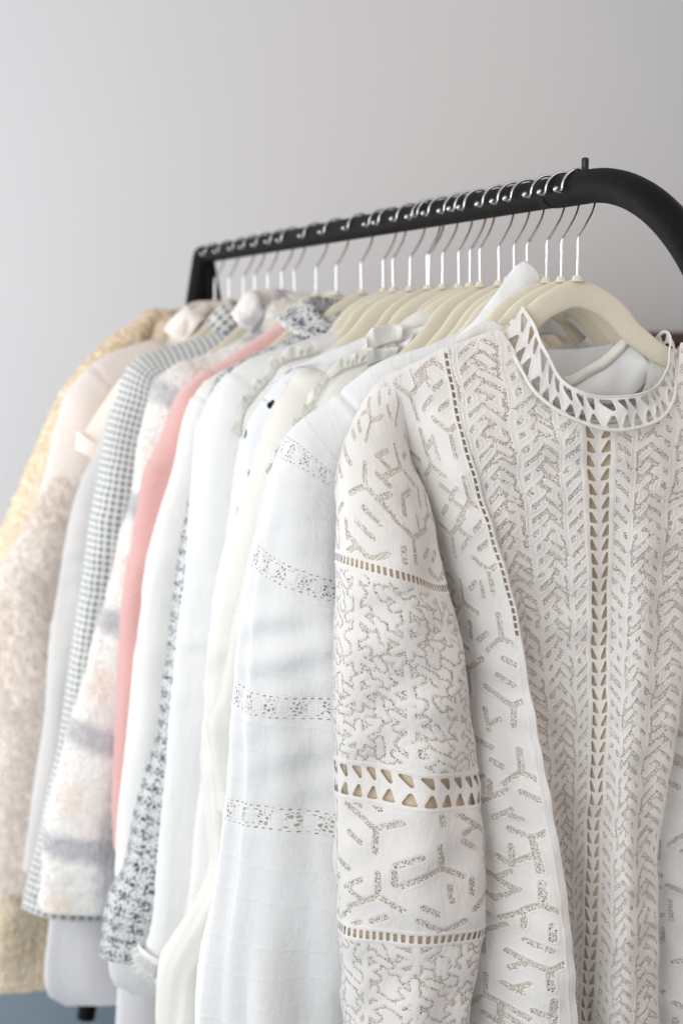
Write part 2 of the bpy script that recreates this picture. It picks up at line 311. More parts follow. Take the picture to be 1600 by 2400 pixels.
    gx=band(w[0],.125,.62,.86); gy=band(w[1],.175,.50,.72); px_=band(w[0],.125,.10,.42); py_=band(w[1],.175,.05,.30)
    c=t.mix(t.math('MULTIPLY',px_,t.math('MULTIPLY',py_,.8)),(.78,.75,.715),(.78,.67,.59))
    c=t.mix(t.math('MULTIPLY',gx,.62),c,(.26,.27,.31)); c=t.mix(t.math('MULTIPLY',gy,.66),c,(.27,.28,.32))
    v=t.noise(t.map(o,(1,1,.5)),130,4,.6)
    c=t.mix(t.math('MULTIPLY',t.step(v,.45,.7),.22),c,(.9,.88,.86))
    M['plaid']=t.done(t.bsdf(c,.95,t.bump(v,.7,.005),0,.4,.1))
    M['teddy']=fuzzy('teddy_fleece',[(.79,.635,.445),(.84,.70,.525),(.90,.81,.68)],150,30,.7)
    M['fur']=fuzzy('beige_faux_fur',[(.85,.78,.72),(.82,.73,.665),(.88,.83,.78)],260,9,.25,(1,1,.35))
    M['suede']=fuzzy('mauve_suede',[(.64,.555,.505),(.68,.60,.55),(.71,.64,.59)],300,6,.2)
    # dotted blouse
    t=NT('dotted_cotton'); u=t.uv(); m=t.map(u,(1,1,1)); w=t.sep(m); o=t.obj()
    row=t.math('FLOOR',t.math('DIVIDE',w[1],.047)); sx=t.math('ADD',w[0],t.math('MULTIPLY',t.math('FRACT',t.math('MULTIPLY',row,.5)),.05))
    ax=t.math('MULTIPLY',t.math('SUBTRACT',t.math('FRACT',t.math('DIVIDE',sx,.05)),.5),.05)
    ay=t.math('MULTIPLY',t.math('SUBTRACT',t.math('FRACT',t.math('DIVIDE',w[1],.047)),.5),.047)
    d=t.math('SQRT',t.math('ADD',t.math('MULTIPLY',ax,ax),t.math('MULTIPLY',ay,ay)))
    c=t.mix(t.step(d,.0066,.0058),(.80,.81,.85),(.01,.012,.02))
    M['dots']=t.done(t.transl(t.bsdf(c,.8,t.bump(t.noise(o,14,3),.2,.01)),c,.15))
    # open-work lace cloth: slots filled with a thread net, open holes
    def lace(name,col,cell,thread,tr=.12,cr=1.2,cb=.42):
        t=NT(name); u=t.uv(); o=t.obj(); s=t.attr('slot'); h=t.attr('hole')
        net=t.voro(u,1/cell,'DISTANCE_TO_EDGE')
        th=t.math('SUBTRACT',1,t.step(net,thread*.8,thread*1.25))
        solid=t.step(s,-.00015,.00015); op=t.step(h,-.00015,.00015)
        alpha=t.math('MULTIPLY',op,t.math('MAXIMUM',solid,th))
        both=t.math('MINIMUM',s,h)
        cord=t.math('SUBTRACT',1,t.math('ABSOLUTE',t.math('DIVIDE',t.math('SUBTRACT',both,.0009),.0011)),clamp=True)
        wv=t.sep(u); weave=t.math('MULTIPLY',t.math('SINE',t.math('MULTIPLY',wv[0],3600)),t.math('SINE',t.math('MULTIPLY',wv[1],3600)))
        hgt=t.math('ADD',t.math('MULTIPLY',cord,.9),t.math('ADD',t.math('MULTIPLY',t.noise(t.map(u,(900,260,1)),1,3,.6),cr),t.math('MULTIPLY',weave,.06)))
        nm=t.bump(hgt,.28,.0010,t.bump(t.noise(t.map(o,(1,1,.55)),42,5,.62),cb,.006))
        c=t.mix(t.noise(o,14,3),tuple(x*.97 for x in col),col)
        sh=t.transl(t.bsdf(c,.9,nm,0,.15,.15),c,tr)
        tp=t.n('ShaderNodeBsdfTransparent'); mx=t.n('ShaderNodeMixShader')
        t.put(mx.inputs[0],alpha); t.put(mx.inputs[1],tp.outputs[0]); t.put(mx.inputs[2],sh)
        return t.done(mx.outputs[0])
    M['lace']=lace('white_cutwork_lace',(.88,.86,.838),.0019,.122,.22)
    M['tier_lace']=lace('white_voile_with_lace',(.89,.892,.90),.0034,.16,.22,.4,.35)
mats()
# ---------------------------------------------------------------- lace patterns (signed distances in metres)
def seg_d(X,Y,ax,ay,bx,by):
    dx,dy=bx-ax,by-ay; t=np.clip(((X-ax)*dx+(Y-ay)*dy)/(dx*dx+dy*dy+1e-12),0,1)
    return np.hypot(X-ax-t*dx,Y-ay-t*dy)
def flake(arm,br,at,seed=None,drop=0):
    r=random.Random(seed); S=[]
    for k in range(6):
        if r.random()<drop: continue
        a=math.radians(90+60*k); c,s=math.cos(a),math.sin(a); l=arm*(r.uniform(.8,1.1) if drop else 1)
        S.append((c*arm*.05,s*arm*.05,c*l,s*l))
        for sg in (-1,1):
            if r.random()<drop*.8: continue
            b=a+sg*math.radians(60 if not drop else r.uniform(48,68)); S.append((c*arm*at,s*arm*at,c*arm*at+math.cos(b)*br,s*arm*at+math.sin(b)*br))
    return S
def lattice_d(U,V,px,py,make,rot):
    """distance to motifs on a staggered lattice"""
    best=np.full(U.shape,9.)
    i0=int(np.floor(U.min()/px))-1; i1=int(np.ceil(U.max()/px))+1
    j0=int(np.floor(V.min()/py))-2; j1=int(np.ceil(V.max()/py))+2
    R=max(px,py)*.95
    for i in range(i0,i1+1):
        for j in range(j0,j1+1):
            h=(i*73856093^j*19349663)&0xffff
            cx=i*px; cy=j*py+(py/2 if i%2 else 0)
            m=(np.abs(U-cx)<R)&(np.abs(V-cy)<R)
            if not m.any(): continue
            a=rot(h); ca,sa=math.cos(a),math.sin(a)
            x=(U[m]-cx)*ca+(V[m]-cy)*sa; y=-(U[m]-cx)*sa+(V[m]-cy)*ca
            d=best[m]
            for s in make(h): d=np.minimum(d,seg_d(x,y,*s))
            best[m]=d
    return best
def dense(U,V,p=.0365,q=.0405):
    """vertical stems with slanting side bars, each outlined by a thread net"""
    def mk(h):
        r=random.Random(h); S=[(0,.0125,0,-.0215)]
        for sg in (-1,1):
            for k,y0 in enumerate((-.0190,-.0055,.0080)):
                a=math.radians(40+r.uniform(-5,5)); x0=.001 if (k==1)==(sg>0) or k==1 else .0078; x1=r.uniform(.0145,.0172)
                S.append((sg*x0,y0+(x0-.001)*math.tan(a),sg*x1,y0+(x1-.001)*math.tan(a)))
                if r.random()<.35: S.append((sg*.0105,y0+.0080,sg*.0105,y0+.0140))
        return S
    W_=np.abs(U)-.0355+.0010*np.sin(V*120); Y_=V+.0010*np.sin(U*170)
    d=lattice_d(W_,Y_,p,q,mk,lambda h:((h%31)/31-.5)*.10)
    return np.abs(d-.0030-.0012)-.0012
def dense_flakes(U,V,p=.043,q=.038):
    """angular flakes with parallel stubby arms, outlined by a thread net"""
    def mk(h):
        r=random.Random(h*5+1); S=[]
        def ray(x,y,a,l): a=math.radians(a); S.append((x,y,x+math.cos(a)*l,y+math.sin(a)*l))
        for a,l in ((30,.0175),(90,.0120),(150,.0150),(210,.0175),(270,.0120),(330,.0145)):
            if r.random()<.88: ray(0,0,a,l*r.uniform(.85,1.05))
        ray(.0185,-.0020,270,.0130); ray(-.0185,.0020,90,.0130); ray(.0105,.0145,0,.0085); ray(-.0105,-.0150,180,.0085)
        return S
    d=lattice_d(U,V,p,q,mk,lambda h:(h%6)*math.pi/3+((h>>5)%13/13-.5)*.2)
    return np.abs(d-.0029-.0012)-.0012
def sparse(U,V,p=.047,q=.064,seed=3):
    def mk(h):
        r=random.Random(h*7+seed); S=[]
        def ray(x,y,a,l): a=math.radians(a); S.append((x,y,x+math.cos(a)*l,y+math.sin(a)*l)); return x+math.cos(a)*l,y+math.sin(a)*l
        L=r.uniform(.0265,.031)
        ray(0,0,90,L); ray(0,0,210,L*.62); ray(0,0,-30,L*.62)               # forked bar
        if r.random()<.8: ray(0,.0125,30 if r.random()<.5 else 150,.0130)
        ray(.0155,.006,90,.0165)                                             # loose bars beside it
        ray(-.0170,.004,r.choice((90,150)),.0120)
        if r.random()<.6: ray(.004,-.0150,-90+r.choice((0,60)),.0110)
        return S
    k_=1.18
    d=k_*lattice_d(U/k_,V/k_,p/1.20,q/1.16,mk,lambda h:(h%6)*math.pi/3+((h>>4)%17/17-.5)*.16)
    return d-.0027
def tri_sd(X,Y,P,r):
    """rounded triangle"""
    d=np.full(X.shape,9.); inside=np.ones(X.shape,bool)
    A=0.5*((P[1][0]-P[0][0])*(P[2][1]-P[0][1])-(P[2][0]-P[0][0])*(P[1][1]-P[0][1])); sg=1 if A>0 else -1
    for k in range(3):
        a,b=P[k],P[(k+1)%3]; d=np.minimum(d,seg_d(X,Y,*a,*b))
        inside&=(sg*((b[0]-a[0])*(Y-a[1])-(b[1]-a[1])*(X-a[0]))>=0)
    return np.where(inside,-d,d)-r
def wrapc(x,per): return x-np.round(x/per)*per
def lattice_band(U,V,w,per):
    """two rows of leaf-shaped holes; V from 0 (top) to -w"""
    h=np.full(U.shape,9.)
    a=w*.13
    x=wrapc(U,per); h=np.minimum(h,tri_sd(x,V,[(-per*.24,-a),(per*.16,-a),(per*.23,-w*.37)],per*.12))
    x=wrapc(U-per*.08,per); h=np.minimum(h,tri_sd(x,V,[(-per*.24,-w+a),(per*.22,-w+a),(per*.08,-w*.62)],per*.12))
    return h
def ladder(U,V,per,half,hw):
    x=np.abs(wrapc(U,per))-hw; y=np.abs(V)-half
    return np.maximum(x,y)
# ---------------------------------------------------------------- setting
def box(name,a,b,mat,parent=None,bev=0):
    x0,y0,z0=a; x1,y1,z1=b
    V=[(x0,y0,z0),(x1,y0,z0),(x1,y1,z0),(x0,y1,z0),(x0,y0,z1),(x1,y0,z1),(x1,y1,z1),(x0,y1,z1)]
    F=[(0,3,2,1),(4,5,6,7),(0,1,5,4),(1,2,6,5),(2,3,7,6),(3,0,4,7)]
    o=mesh_obj(name,V,F,mat,parent,smooth=False)
    if bev: m=o.modifiers.new('bevel','BEVEL'); m.width=bev; m.segments=3
    return o
tag(box('wall',(-4,3.45,0),(4.5,3.6,3.2),M['wall']),kind='structure')
tag(box('floor',(-4,-1.5,-.1),(4.5,3.45,0),M['floor']),kind='structure')
cab=empty('cabinet',(1.5,3.15,0),'dark brown wooden cabinet standing behind the right collar of the lace blouse','cabinet')
box('carcass',(.62,2.95,.02),(2.4,3.4,1.325),M['wood'],cab,.004); box('top',(.60,2.92,1.325),(2.42,3.42,1.352),M['wood'],cab,.004)
# ---------------------------------------------------------------- rack
rack=empty('clothes_rack',(0,1.95,0),'black tubular metal clothes rack carrying all the hangers','clothes rack')
def W3(x,y,z): return (x,y,RZ+z)
V,F=tube_path([W3(0,y,0) for y in np.linspace(1.262,2.630,40)],.0149,28); mesh_obj('rail',V,F,M['black'],rack)
R=.254; P=[W3(0,1.275,0),W3(0,1.268,0),W3(0,1.24,0),W3(0,1.21,0)]
P+=[W3(0,1.21-R*math.sin(a),-R*(1-math.cos(a))) for a in np.linspace(.05,math.pi/2,40)]
P+=[W3(0,.956,z) for z in np.linspace(-.30,-1.46,14)]
V,F=tube_path(P,[.0156,.0160]+[.0160]*(len(P)-2),28); mesh_obj('curved_end_tube',V,F,M['black'],rack)
V,F=tube_path([W3(0,1.2176,z) for z in (.010,.022,.0262,.0272,.0275)],[.0035,.0035,.0035,.0030,.0018],16); mesh_obj('peg',V,F,M['plastic'],rack)
for sg in (-1,1):
    P=[W3(0.002*sg,2.632,.0),W3(.004*sg,2.636,-.012)]+[W3(sg*(.004+.172*d),2.636,-.012-d) for d in np.linspace(.02,1.46,14)]
    V,F=tube_path(P,.0175,20); mesh_obj('far_leg',V,F,M['black'],rack)
V,F=tube_path([W3(0,2.622,0),W3(0,2.645,0),W3(0,2.650,0)],[.0172,.0172,.0135],24); mesh_obj('end_cap',V,F,M['plastic'],rack)
V,F=tube_path([(x,.956,.016) for x in np.linspace(-.28,.28,12)],.0160,16); mesh_obj('foot_bar',V,F,M['black'],rack)
# ---------------------------------------------------------------- hangers
def hanger_meshes(droop=1):
    half=[(0,-.1002,.0137),(.0285,-.1095,.0125),(.046,-.1215,.0122),(.0595,-.1356,.0118),(.0755,-.147,.011),(.0975,-.160,.0103),(.155,-.182,.0097),(.205,-.207,.009),(.2185,-.2165,.0045)]
    half=[(x,z-droop*float(np.interp(x,[.05,.09,.12,.16,.2,.2185],[0,.010,.014,.018,.034,.044])),h) for x,z,h in half]
    if droop: half=[(x if x<.1 else .1+(x-.1)*.66,z,h) for x,z,h in half]
    pts=[(-x,z,h) for x,z,h in half[:0:-1]]+half
    C_,_=catmull(pts,72); T=np.gradient(C_[:,:2],axis=0); T/=np.linalg.norm(T,axis=1,keepdims=True); N=np.stack([-T[:,1],T[:,0]],1)
    prof=[(1,.0),(.96,.45),(.8,.8),(.4,1),(-.4,1),(-.8,.8),(-.96,.45),(-1,0),(-.96,-.45),(-.8,-.8),(-.4,-1),(.4,-1),(.8,-.8),(.96,-.45)]
    V=[]
    for i in range(72):
        for a,b in prof: V.append((C_[i,0]+N[i,0]*a*C_[i,2],b*.0030,C_[i,1]+N[i,1]*a*C_[i,2]))
    m=len(prof); F=grid_faces(72,m,True).tolist()+[list(range(m)),list(range(71*m,72*m))]
    body=(V,F)
    P,_=catmull([(-.205+.03*droop,0,-.212-.034*droop),(-.196+.03*droop,0,-.2235-.034*droop),(-.18+.03*droop,0,-.2255-.034*droop),(0,0,-.2262-.034*droop),(.18-.03*droop,0,-.2255-.034*droop),(.196-.03*droop,0,-.2235-.034*droop),(.205-.03*droop,0,-.212-.034*droop)],40)
    bar=tube_path(P,.0032,10)
    pts=[(0,0,-.090),(0,0,-.075),(0,0,-.060),(0,0,-.0475),(.003,0,-.0425),(.0085,0,-.034),(.0145,0,-.0235),(.0178,0,-.0135)]
    pts+=[(.0187*math.cos(a),0,-.0010+.0187*math.sin(a)) for a in np.linspace(-.35,math.pi*.94,22)]
    pts+=[(-.0187,0,-.0005),(-.0200,0,-.0034),(-.0228,0,-.0036),(-.0255,0,-.0018)]
    P,_=catmull(pts,90); hook=tube_path(P,.0016,10)
    t=P[-1]; Vb=[];Fb=[]
    th=np.linspace(.02,math.pi-.02,9); ph=np.linspace(0,2*math.pi,13)[:-1]
    for a in th:
        for b in ph: Vb.append((t[0]+.0028*math.sin(a)*math.cos(b),.0028*math.sin(a)*math.sin(b),t[2]+.0028*math.cos(a)))
    ball=(Vb,grid_faces(9,12,True).tolist())
    sock=tube_path([(0,0,-.0885),(0,0,-.0862),(0,0,-.0835),(0,0,-.0822)],[.0078,.0056,.0048,.0028],16)
    return dict(body=(body,'velvet'),trouser_bar=(bar,'velvet'),hook=(hook,'chrome'),hook_tip=(ball,'chrome'),hook_socket=(sock,'velvet'))
HMS={0:hanger_meshes(0),1:hanger_meshes(1)}
HLAB=['holding the white cutwork lace blouse, nearest of all hangers','holding the white tiered voile blouse, second from the curved end','bare, third from the curved rail end',
 'inside the white shirt with the popped pointed collar','bare, just behind the popped white shirt collar','bare, second one behind the popped white shirt collar','bare, third one behind the popped white shirt collar',
 'bare, fourth one behind the popped white shirt collar','holding the cream lace blouse with the frilled neck','bare, just behind the cream frilled lace blouse','bare, its hook crossing the next hook',
 'holding the cream silk blouse with brown loops','holding the white blouse with black dots','holding the cream blouse with ruffled shoulder','holding the white textured jacket in front of the tweed',
 'holding the black and white tweed jacket','holding the smooth white coat beside the pink one','holding the pink wool coat','holding the fuzzy plaid coat','between the fuzzy plaid coat and the checked jacket',
 'holding the grey checked jacket','holding the light grey coat beside the checked jacket','holding the peach knit','holding the mauve suede coat with fur sleeve','holding the yellow teddy coat at the far rail end']
proto={}
for i,y in enumerate(HY):
    e=empty('velvet_hanger',W3(0,y,0),'cream velvet hanger '+HLAB[i],'hanger','cream velvet hangers on the rail')
    rz=random.uniform(-7,7) if i else 0; ry=random.uniform(-1.4,1.4) if i>1 else 0
    if i==10: ry=1.9
    if i==11: ry=-1.5
    e.rotation_euler=(0,math.radians(ry),math.radians(rz))
    vr=0 if i<2 else 1
    for nm,((V,F),mt) in HMS[vr].items():
        if (nm,vr) not in proto:
            o=mesh_obj(nm,V,F,M[mt]); proto[nm,vr]=o
        else:
            o=proto[nm,vr].copy(); COL.objects.link(o)
        o.parent=e
# ---------------------------------------------------------------- garment builders
def tube_sleeve(name,L,Y,w,b,mat,parent,n=300,m=64,fold=.02,kf=7,wr=.0045,seed=0,mirror=False,ysh=0,gather=None,fine=0,attrs_fn=None,dmap=None,roll=True,seam=.20):
    """sleeve whose outer outline is L (x,z); w = half width and b = half depth along it, as (fraction,value) lists"""
    L,s=catmull(L,n); f=s/s[-1]
    T=np.gradient(L,axis=0); T/=np.linalg.norm(T,axis=1,keepdims=True)
    N=np.stack([-T[:,1],T[:,0]],1); N=-N if N[n//2,0]<0 else N
    N=smooth1(N,max(3,n//16)); N/=np.linalg.norm(N,axis=1,keepdims=True)
    wv=np.interp(f,*zip(*w)); bv=np.interp(f,*zip(*b))
    wv=smooth1(wv[:,None],4)[:,0]; bv=smooth1(bv[:,None],4)[:,0]
    C_=L+N*wv[:,None]
    th=np.linspace(0,2*math.pi,m,endpoint=False)
    ct,st=np.cos(th),np.sin(th)
    g=fold*sstep(.15,.7,f)
    if gather: g=g+gather[1]*np.exp(-((f-gather[0])/gather[2])**2)
    ph=seed*1.3
    rad=1+g[:,None]*(np.sin(kf*th+ph+2.2*np.sin(3*f)[:,None])+.5*np.sin((kf*2+1)*th+ph*2+1.5*np.sin(4*f+ph)[:,None]))
    # keep the outer outline where it is
    keep=np.exp(-((np.minimum(th,2*math.pi-th))/.35)**2)[None,:]
    rad=rad*(1-keep)+keep
    X=C_[:,0,None]-N[:,0,None]*ct[None]*wv[:,None]*rad
    Z=C_[:,1,None]-N[:,1,None]*ct[None]*wv[:,None]*rad
    Yy=Y-ysh*sstep(.1,.6,f)[:,None]-st[None]*bv[:,None]*rad
    P=np.stack([X,Yy,Z+RZ],-1)
    if wr: P=P+normals(P,True)*(noise(P*np.array([1,1,.6]),9,seed+11)*wr*sstep(.08,.3,f)[:,None]*(1-.7*keep))[...,None]
    gd=-.0016*np.exp(-((f-seam)/.0035)**2)+.0010*np.exp(-((f-seam-.009)/.005)**2)-.0012*np.exp(-((s-s[-1]+.024)/.0016)**2)
    P=P+normals(P,True)*(gd[:,None]+noise(P*np.array([.45,.45,1.5]),17,seed+71)*wr*.45*np.exp(-((f-.52)/.16)**2)[:,None]*(1-keep))[...,None]
    U=np.repeat((th/(2*math.pi))[None,:],n,0)*(np.pi*(wv+bv)).mean()*1.1; Vv=np.repeat(s[:,None],m,1)
    at=None
    if attrs_fn:
        at=attrs_fn(U,Vv,f,L); 
    if fine:
        P=P+normals(P,True)*(noise(P,55,seed+5,14)*fine*.6+noise(P,120,seed+6,14)*fine*.5)[...,None]
    if dmap is not None: P=P+normals(P,True)*dmap(U,Vv)[...,None]
    if roll:   # hem turned inwards so the edge has thickness
        last=P[-1]; c=last.mean(0); P=np.concatenate([P,(c+(last-c)*.965-np.array([0,0,.0008]))[None],(c+(last-c)*.93+np.array([0,0,.006]))[None],(c+(last-c)*.92+np.array([0,0,.03]))[None]],0)
        U=np.vstack([U,U[-1:],U[-1:],U[-1:]]); Vv=np.vstack([Vv,Vv[-1:]+.002,Vv[-1:]+.008,Vv[-1:]+.03])
        if at: at={k:np.vstack([a,a[-1:]*0+1,a[-1:]*0+1,a[-1:]*0+1]) for k,a in at.items()}
    nn=P.shape[0]
    if mirror: P=P*np.array([-1,1,1])
    F=grid_faces(nn,m,True)
    if not mirror: F=F[:,::-1]
    # close the UV seam by accepting one stretched column on the hidden inner-back side
    return mesh_obj(name,P.reshape(-1,3),np.ascontiguousarray(F),mat,parent,uv=np.stack([U,Vv],-1).reshape(-1,2),attrs=at),P
def torso(name,L,Y,hem,hw,b,mat,parent,neck=.07,drop=.05,n=60,m=90,fold=.008,kf=9,seed=0,fine=0,front_only=False,back_only=False,bdrop=.012):
    """body: shoulder line from the outline L, half widths hw=[(dz,w)], half depth b"""
    Ls,_=catmull(L,120); xs=-Ls[:,0]; zs=Ls[:,1]-.010; o=np.argsort(xs); xs,zs=xs[o],zs[o]
    hz,hv=zip(*sorted(hw))
    w0=hv[-1]
    def ztop(x,front):
        a=np.abs(x); z=np.interp(a,xs,zs)
        zn=np.interp(neck,xs,zs); t=np.clip(a/neck,0,1)
        return np.where(a<neck,zn-(drop if front else bdrop)*np.sqrt(np.maximum(0,1-t*t)),z)
    panels=[]
    for front in (True,False):
        u=np.sin(np.linspace(-math.pi/2,math.pi/2,m)); v=np.linspace(0,1,n)**1.15
        zt=ztop(u*w0,front)
        Z=zt[None]+v[:,None]*(hem-zt)[None]
        Wd=np.interp(Z,hz,hv)
        Xx=u[None]*Wd
        prof=np.sqrt(np.maximum(0,1-np.abs(u)**3))
        grow=.25+.75*sstep(0,.35,v)
        dy=b*prof[None]*grow[:,None]
        ph=seed*2.1+(0 if front else 1)
        dy=dy+fold*sstep(.2,1,v)[:,None]*np.sin(kf*u*1.6+ph+.8*np.sin(3*v+ph)[:,None])[...]*prof[None]
        Yy=Y+(-dy if front else dy)
        P=np.stack([Xx,Yy,Z+RZ],-1)
        P=P+normals(P)[...]*(noise(P,8,seed+31)*.0025*prof[None])[...,None]
        if fine: P=P+normals(P)*(noise(P,60,seed+5,14)*fine)[...,None]
        UV=np.stack([np.repeat((u*.3)[None],n,0),-Z],-1)
        panels.append((P,UV,front))
    obs=[]
    for P,UV,front in panels:
        if front_only and not front or back_only and front: continue
        F=grid_faces(n,m); F=F if front else F[:,::-1]
        obs.append(mesh_obj('front_panel' if front else 'back_panel',P.reshape(-1,3),np.ascontiguousarray(F),mat,parent,uv=UV.reshape(-1,2)))
    return obs
def collar_ring(name,Y,z0,h,mat,parent,ax=.075,ay=.035,flare=.5,open_=55,n=70,wob=.003,seed=0,fall=.8,tilt=0):
    """turned-down collar round the neck; open at the front by open_ degrees each side"""
    a=np.radians(np.linspace(-90+open_,270-open_,n))   # -90 is the front
    prof=[(0.95,0),(.96,.5),(1.0,.9),(1.06,1.0),(1.14,.92),(1.14+flare*.5,.92-fall*.5),(1.14+flare,.92-fall)]
    pr,_=catmull(prof,16)
    frontness=sstep(-.2,1,-np.sin(a))
    rows=[]
    for r,q in pr:
        x=ax*r*np.cos(a); y=Y+ay*r*np.sin(a); z=RZ+z0+q*h*(1-.25*frontness)-frontness*.03+tilt*np.cos(a)
        rows.append(np.stack([x,y,z],-1))
    P=np.array(rows); P=P+(noise(P,14,seed)*wob)[...,None]*normals(P)
    n_,m_=P.shape[:2]
    U=np.repeat((a*ax)[None],n_,0); Vv=np.repeat(np.linspace(0,.06,n_)[:,None],m_,1)
    return mesh_obj(name,P.reshape(-1,3),grid_faces(n_,m_),mat,parent,uv=np.stack([U,Vv],-1).reshape(-1,2))
def solid(o,t):
    m=o.modifiers.new('thickness','SOLIDIFY'); m.thickness=t; m.offset=0; return o
def fuzz(name,P,mat,parent,count,length,width,seed,down=.6,vis=None):
    """short fibres standing on a surface grid"""
    r=np.random.default_rng(seed); n,m=P.shape[:2]; Nn=normals(P,True)
    c=P.mean(1,keepdims=True); sgn=np.sign(((P-c)*Nn).sum(-1,keepdims=True)); Nn=Nn*sgn
    i=r.integers(0,n-4,count); j=r.integers(0,m,count); fi=r.random((count,1)); fj=r.random((count,1))
    j2=(j+1)%m
    B=(P[i,j]*(1-fi)*(1-fj)+P[i+1,j]*fi*(1-fj)+P[i,j2]*(1-fi)*fj+P[i+1,j2]*fi*fj)
    d=Nn[i,j]+r.normal(0,.45,(count,3)); d[:,2]-=down; d/=np.linalg.norm(d,axis=1,keepdims=True)
    ln=length*r.uniform(.5,1.3,(count,1)); sd=np.cross(d,r.normal(size=(count,3))); sd/=np.linalg.norm(sd,axis=1,keepdims=True)+1e-9
    V=np.stack([B-sd*width,B+sd*width,B+d*ln],1).reshape(-1,3)
    o=mesh_obj(name,V,np.arange(count*3).reshape(-1,3),mat,parent); o['kind']='stuff'; return o
def ruffle(name,Lp,Y,height,amp,waves,mat,parent,n=260,seed=0,lean=.3,back=0):
    """gathered strip along a curve in the garment plane"""
    L,s=catmull(Lp,n); T=np.gradient(L,axis=0); T/=np.linalg.norm(T,axis=1,keepdims=True); N=np.stack([T[:,1],-T[:,0]],1)
    if N[n//3,1]<0: N=-N
    f=s/s[-1]; k=7; rows=[]
    ph=2*math.pi*waves*(f+.022*np.sin(17*f+seed)+.018*np.sin(31*f+2*seed)); am=.55+.45*np.sin(11*f+seed*3)*np.sin(23*f+seed)
    for q in np.linspace(0,1,k):
        a=amp*am*q*(.5+.5*q); hh=height*q*(.8+.3*np.sin(ph*.37+seed)); e=np.sin(ph)*a; e2=np.cos(ph*1.02+.4)*a*.5
        x=L[:,0]+N[:,0]*hh*(1-lean*.3)+T[:,0]*e2; z=L[:,1]+N[:,1]*hh+T[:,1]*e2; y=Y-lean*hh-e
        rows.append(np.stack([x,y,z+RZ],-1))
    P=np.array(rows)
    uv=np.stack([np.repeat(s[None],k,0),np.repeat(np.linspace(0,height,k)[:,None],n,1)],-1)
    return solid(mesh_obj(name,P.reshape(-1,3),grid_faces(k,n),mat,parent,uv=uv.reshape(-1,2)),.0006)
def patch(name,top,bot,Y,mat,parent,ybow=.01,n=40,k=14,th=.0012,seed=0):
    A,_=catmull([(x,z) for x,z in top],n); B,_=catmull([(x,z) for x,z in bot],n); q=np.linspace(0,1,k)[:,None,None]
    C_=A[None]*(1-q)+B[None]*q; f=np.linspace(0,1,n)[None,:]
    y=Y-ybow*np.sin(np.pi*q[...,0])*.6-ybow*f+0*C_[...,0]
    P=np.stack([C_[...,0],y,C_[...,1]+RZ],-1); P=P+(noise(P,25,seed)*.0012)[...,None]
    uv=np.stack([C_[...,0],C_[...,1]],-1)
    return solid(mesh_obj(name,P.reshape(-1,3),grid_faces(k,n),mat,parent,uv=uv.reshape(-1,2)),th)
def garment(name,key,idx,label,cat,mat,w,b,hem,hw,body_b=.03,dy=-.01,sl=None,body=None,**kw):
    Y=HY[idx]; e=empty(name,W3(0,Y,-.2),label,cat)
    m=M[mat]; L=D[key]
    s1,P=tube_sleeve('sleeve',L,Y+dy,w,b,M[sl] if sl else m,e,seed=idx,**kw)
    kw2=dict(kw); kw2.update(n=60,m=28); kw2.pop('attrs_fn',None)
    if kw.get('attrs_fn') is None: tube_sleeve('sleeve',L,Y+dy,w,b,M[sl] if sl else m,e,seed=idx+50,mirror=True,**kw2)
    torso(name,L,Y,hem,hw,body_b,M[body] if body else m,e,seed=idx,fine=kw.get('fine',0))
    return e,P
STD=lambda a,b_,c,d:[(0,.010),(.06,a),(.22,b_),(.5,c),(1,d)]
# far end first -----------------------------------------------------------------------------
e,P=garment('teddy_coat','teddy',24,'fluffy yellow-beige teddy coat, last garment at the far rail end','coat','teddy',STD(.022,.05,.085,.10),STD(.03,.05,.055,.055),-1.333,[(-.2,.20),(-.5,.27),(-1.34,.42)],.045,n=240,m=90,fine=.0022,fold=.01)
fuzz('pile',P,M['teddy'],e,26000,.006,.0009,1,.1)
c=collar_ring('collar',HY[24],-.145,.045,M['teddy'],e,.085,.045,.5,50,wob=.006,seed=3); solid(c,.008)
e,P=garment('suede_coat','suede',23,'mauve beige suede coat with long fur-like sleeve beside the teddy coat','coat','suede',STD(.022,.055,.085,.115),STD(.03,.045,.05,.05),-1.12,[(-.2,.20),(-.5,.24),(-1.2,.30)],.04,sl='suede',n=200,m=80,fine=.0004,fold=.012)
# fur lower sleeve: a second skin over the sleeve from the seam down
def fur_sleeve(parent):
    L=D['suede']; L2=[p for p in L if p[1]<-.34]
    L2=[(L2[0][0]+.012,L2[0][1])]+[(x-.002,z) for x,z in L2[1:]]
    o,P=tube_sleeve('fur_sleeve',L2,HY[23]-.014,[(0,.050),(.25,.078),(1,.118)],[(0,.040),(.3,.052),(1,.054)],M['fur'],parent,n=190,m=90,fine=.0016,fold=.012,seed=77)
    fuzz('pile',P,M['fur'],o,42000,.014,.0006,2,1.3)
fur_sleeve(e)
c=collar_ring('collar',HY[23],-.14,.05,M['fur'],e,.07,.04,.55,48,wob=.006,seed=5); solid(c,.008)
for dx,dz in ((0,0),(-.028,-.052),(-.052,-.10)):   # darts over the suede shoulder
    P3=[W3(-.175+dx*.9-t*.012,HY[23]-.052-.004*t,-.178+dz-t*.03) for t in np.linspace(0,1,5)]
    V,F=tube_path(P3,[.0004,.0012,.0014,.0012,.0004],6); mesh_obj('seam',V,F,M['fur'],e)
e,P=garment('peach_knit_top','peach',22,'peach knit top with short sleeve between suede and light grey coats','top','peach',STD(.02,.04,.05,.052),STD(.02,.03,.035,.035),-.75,[(-.2,.20),(-.8,.22)],.028,fold=.006)
